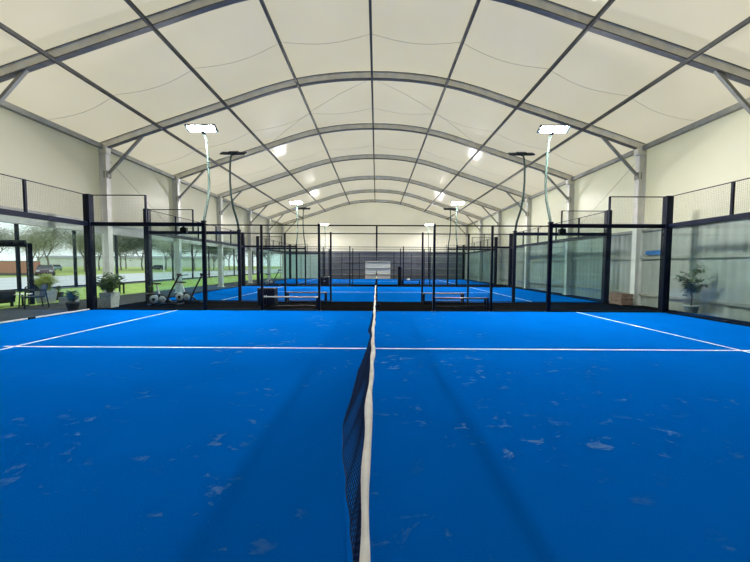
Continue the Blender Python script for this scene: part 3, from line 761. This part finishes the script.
# ------------------------------------------------------------------ outdoors
t = thing('boundary_fence', 'line of tall thin dark posts between the lawn and the road', 'fence', (-20.42, 0, 0.06))
for k in range(13):
    y = 14.7 + 3.46*k
    mb('box', -.07,.07,y-.07,y+.07,0,3.9,b=.008).build('post', M_FRAME, t)
m = MB(); m.bar((0, 11, .07), (0, 57, .07), .05, .1); m.build('bottom_rail', M_FRAME, t)
m = MB(); m.bar((0, 28, 2.95), (0, 57, 2.95), .04, .05); m.build('top_rail', M_FRAME, t)
def brickwall():
    t = thing('brick_wall', 'long low red brick wall across the road at the left edge', 'wall', (-53.5, 44.0, 0))
    mb('box', -7,7,-.12,.12,.35,1.95).build('brickwork', M_BRICK, t)
    mb('box', -7.05,7.05,-.17,.17,1.95,2.05,b=.02).build('coping', M_POTGREY, t)
    mb('box', -7.05,7.05,-.16,.16,0,.35).build('footing', M_KERB, t)
brickwall()
def car(label, loc, rz, paint):
    t = thing('car', label, 'car', loc, rz, 'parked cars')
    m = MB()
    secs = [(-2.0,.45,.72,.78),(-1.9,.3,.95,.84),(-.9,.26,1.0,.87),(0,.26,1.0,.88),(1.2,.26,.98,.87),(1.9,.3,.86,.82),(2.08,.42,.66,.72)]
    vs = []; fs = []
    for y, z0, z1, w in secs:
        vs += [(-w*.9,y,z0),(-w,y,(z0+z1)/2),(-w*.96,y,z1),(w*.96,y,z1),(w,y,(z0+z1)/2),(w*.9,y,z0)]
    for i in range(len(secs)-1):
        for k in range(6): fs.append((i*6+k, i*6+(k+1)%6, (i+1)*6+(k+1)%6, (i+1)*6+k))
    fs += [(5,4,3,2,1,0), tuple(36+k for k in range(6))]
    m.add(vs, fs, 0, True); m.build('body', paint, t)
    m = MB(); m.add([(-.82,-1.7,.95),(.82,-1.7,.95),(.84,1.0,.97),(-.84,1.0,.97),(-.62,-1.2,1.46),(.62,-1.2,1.46),(.64,.25,1.48),(-.64,.25,1.48)],
        [(0,1,5,4),(1,2,6,5),(2,3,7,6),(3,0,4,7)], 0); m.build('windows', M_CARGLASS, t)
    m = MB(); m.box(-.64,.64,-1.22,.27,1.45,1.5,b=.02); m.build('roof', paint, t)
    for x in (-.78,.78):
        for y in (-1.3,1.3):
            w = MB(); w.lathe([(.2,-.1),(.32,-.09),(.33,0),(.32,.09),(.2,.1)], 20, M=Matrix.Translation((x,y,.33)) @ Matrix.Rotation(PI/2,4,'Y')); w.build('wheel', M_TYRE, t)
    for x in (-.6,.6):
        mb('box', x-.16,x+.16,2.0,2.09,.62,.76,b=.02).build('headlight', M_WHITE, t)
    return t
car('dark plum car parked at the right end of the red brick wall', (-45.3, 43.6, 0), PI+.75, M_CARBODY)
M_CARBLUE = pbr('pale_blue_paint', (0.35, 0.50, 0.62), 0.3, var=0.04)
car('pale blue car parked far across the field', (-82, 81, 0), 1.2, M_CARBLUE)
car('dark car parked far off between the left column and the next post', (-66, 96, 0), 1.4, pbr('dark_blue_paint', (0.03, 0.05, 0.12), 0.3, var=0.04))
t = thing('street_lamp', 'thin pale street lamp with a flat double head beyond the road', 'street lamp', (-42, 63, 0))
mb('tube', [(0,0,0),(0,0,3.6)], [.09,.06], 10).build('pole', M_WHITE, t)
m = MB(); m.box(-.75,.75,-.15,.15,3.6,3.72,b=.02); m.build('lamp_head', M_WHITE, t)
t = thing('warehouse', 'long low white building on the horizon behind the trees', 'building', (-150, 205, 0))
mb('box', -62,50,-6,6,0,5.6).build('wall', M_BUILD, t)
m = MB(); m.add([(-63,-7,5.6),(51,-7,5.6),(51,7,5.6),(-63,7,5.6),(-63,0,7.0),(51,0,7.0)], [(0,1,5,4),(2,3,4,5),(3,0,4),(1,2,5),(3,2,1,0)]); m.build('roof', M_SHEDROOF, t)

def tree_mesh(seed, H, spread, leafn, leafs):
    rr = random.Random(seed); tr = MB(); lf = MB()
    def br(p, d, ln, r, lv):
        q = p + d*ln; mid = p.lerp(q, .5) + Vector((rr.uniform(-1,1), rr.uniform(-1,1), 0))*ln*.05
        tr.tube([p, mid, q], [r, r*.85, r*.6], 5, cap=False)
        if lv == 0:
            for _ in range(leafn):
                c = q + Vector((rr.gauss(0,1), rr.gauss(0,1), rr.gauss(0,.8)))*spread
                b = rr.uniform(0, 2*PI); lf.leaf(c, (math.cos(b), math.sin(b), rr.uniform(-.8,.8)), rr.uniform(.7,1.3)*leafs, rr.uniform(.35,.6)*leafs)
            return
        for k in range(3 if lv > 1 else 4):
            a = rr.uniform(0, 2*PI); sp = rr.uniform(.35,.8)
            nd = (d + Vector((math.cos(a)*sp, math.sin(a)*sp, rr.uniform(-.05,.25)))).normalized()
            br(q if k else p.lerp(q,.75), nd, ln*rr.uniform(.62,.82), r*.6, lv-1)
    br(Vector((0,0,-.1)), Vector((0,0,1)), H*.26, H*.015, 4)
    return tr, lf
def tree(seed, H, spread, leafn, leafs, lm):
    tr, lf = tree_mesh(seed, H, spread, leafn, leafs)
    t = thing('tree', '-', 'tree', (0,0,-400), 0, 'trees beyond the road')
    tr.build('trunk', M_BARK, t); lf.build('crown', lm, t); return t
protos = [tree(21, 11, 1.3, 60, .27, M_TWIG), tree(22, 12, 1.3, 60, .42, M_TREEG), tree(23, 10, 1.2, 60, .27, M_TWIG)]
SP = [(-74,62,0,1.0),(-78,72,2,1.1),(-66,64,0,1.15),(-77,84,2,1.2),(-64,70,0,1.0),(-80,92,1,1.1),(-72,90,0,1.25),(-66,90,1,1.15),(-64,97,1,1.15),(-52,84,2,1.15),(-56,98,0,1.25),(-50,98,1,1.1),(-46,100,1,1.2),(-40,92,2,1.2),(-38,102,1,1.15),(-33,98,1,1.1),(-104,98,0,1.2),(-96,108,2,1.3),(-88,112,1,1.3),(-74,116,0,1.3),(-60,118,2,1.3)]
SP.sort(key=lambda s: s[0]/s[1])
OR = ['first','second','third','fourth','fifth','sixth','seventh','eighth','ninth','tenth','eleventh','twelfth','thirteenth','fourteenth','fifteenth','sixteenth','seventeenth','eighteenth','nineteenth','twentieth','last']
used = set()
for i, (x, y, k, s) in enumerate(SP):
    lab = ('bare pale-twigged tree' if k != 1 else 'dark olive-green bushy tree') + ' beyond the road, %s tree from the left' % OR[i]
    if k not in used:
        o = protos[k]; used.add(k); o['label'] = lab; o.location = (x, y, 0)
    else: o = dup(protos[k], lab, (x, y, 0))
    o.rotation_euler = (0, 0, i*1.7); o.scale = (s, s, s)

# ------------------------------------------------------------------ sky and camera
w = bpy.data.worlds.new('overcast_sky'); bpy.context.scene.world = w; w.use_nodes = True
nt = w.node_tree; nt.nodes.clear(); out = nt.nodes.new('ShaderNodeOutputWorld')
bg = N(nt, 'ShaderNodeBackground', Strength=1.3)
tc = N(nt, 'ShaderNodeTexCoord'); sx = N(nt, 'ShaderNodeSeparateXYZ'); L(nt, tc.outputs['Generated'], sx.inputs[0])
r = ramp(nt, sx.outputs[2], [(0.0, (0.93, 1.0, 1.0)), (0.5, (1.0, 1.03, 1.04))])
L(nt, r.outputs[0], bg.inputs[0]); L(nt, bg.outputs[0], out.inputs[0])

cam = bpy.data.cameras.new('camera'); co = bpy.data.objects.new('camera', cam); C.objects.link(co)
cam.sensor_width = 36; cam.lens = 320/750*36; cam.clip_start = 0.05; cam.clip_end = 1500
co.location = (0, 0, 1.6)
pitch, yaw, roll = math.radians(-2.77), math.radians(0.27), math.radians(-0.25)
co.rotation_euler = (Matrix.Rotation(yaw, 3, 'Z') @ Matrix.Rotation(PI/2+pitch, 3, 'X') @ Matrix.Rotation(-roll, 3, 'Z')).to_euler()
sc = bpy.context.scene; sc.camera = co
sc.view_settings.view_transform = 'Standard'; sc.view_settings.look = 'None'; sc.view_settings.gamma = 1
sc.view_settings.use_curve_mapping = False; sc.view_settings.exposure = 0.0
sc.cycles.max_bounces = 10; sc.cycles.diffuse_bounces = 5; sc.cycles.transparent_max_bounces = 40
sc.cycles.sample_clamp_indirect = 4.0
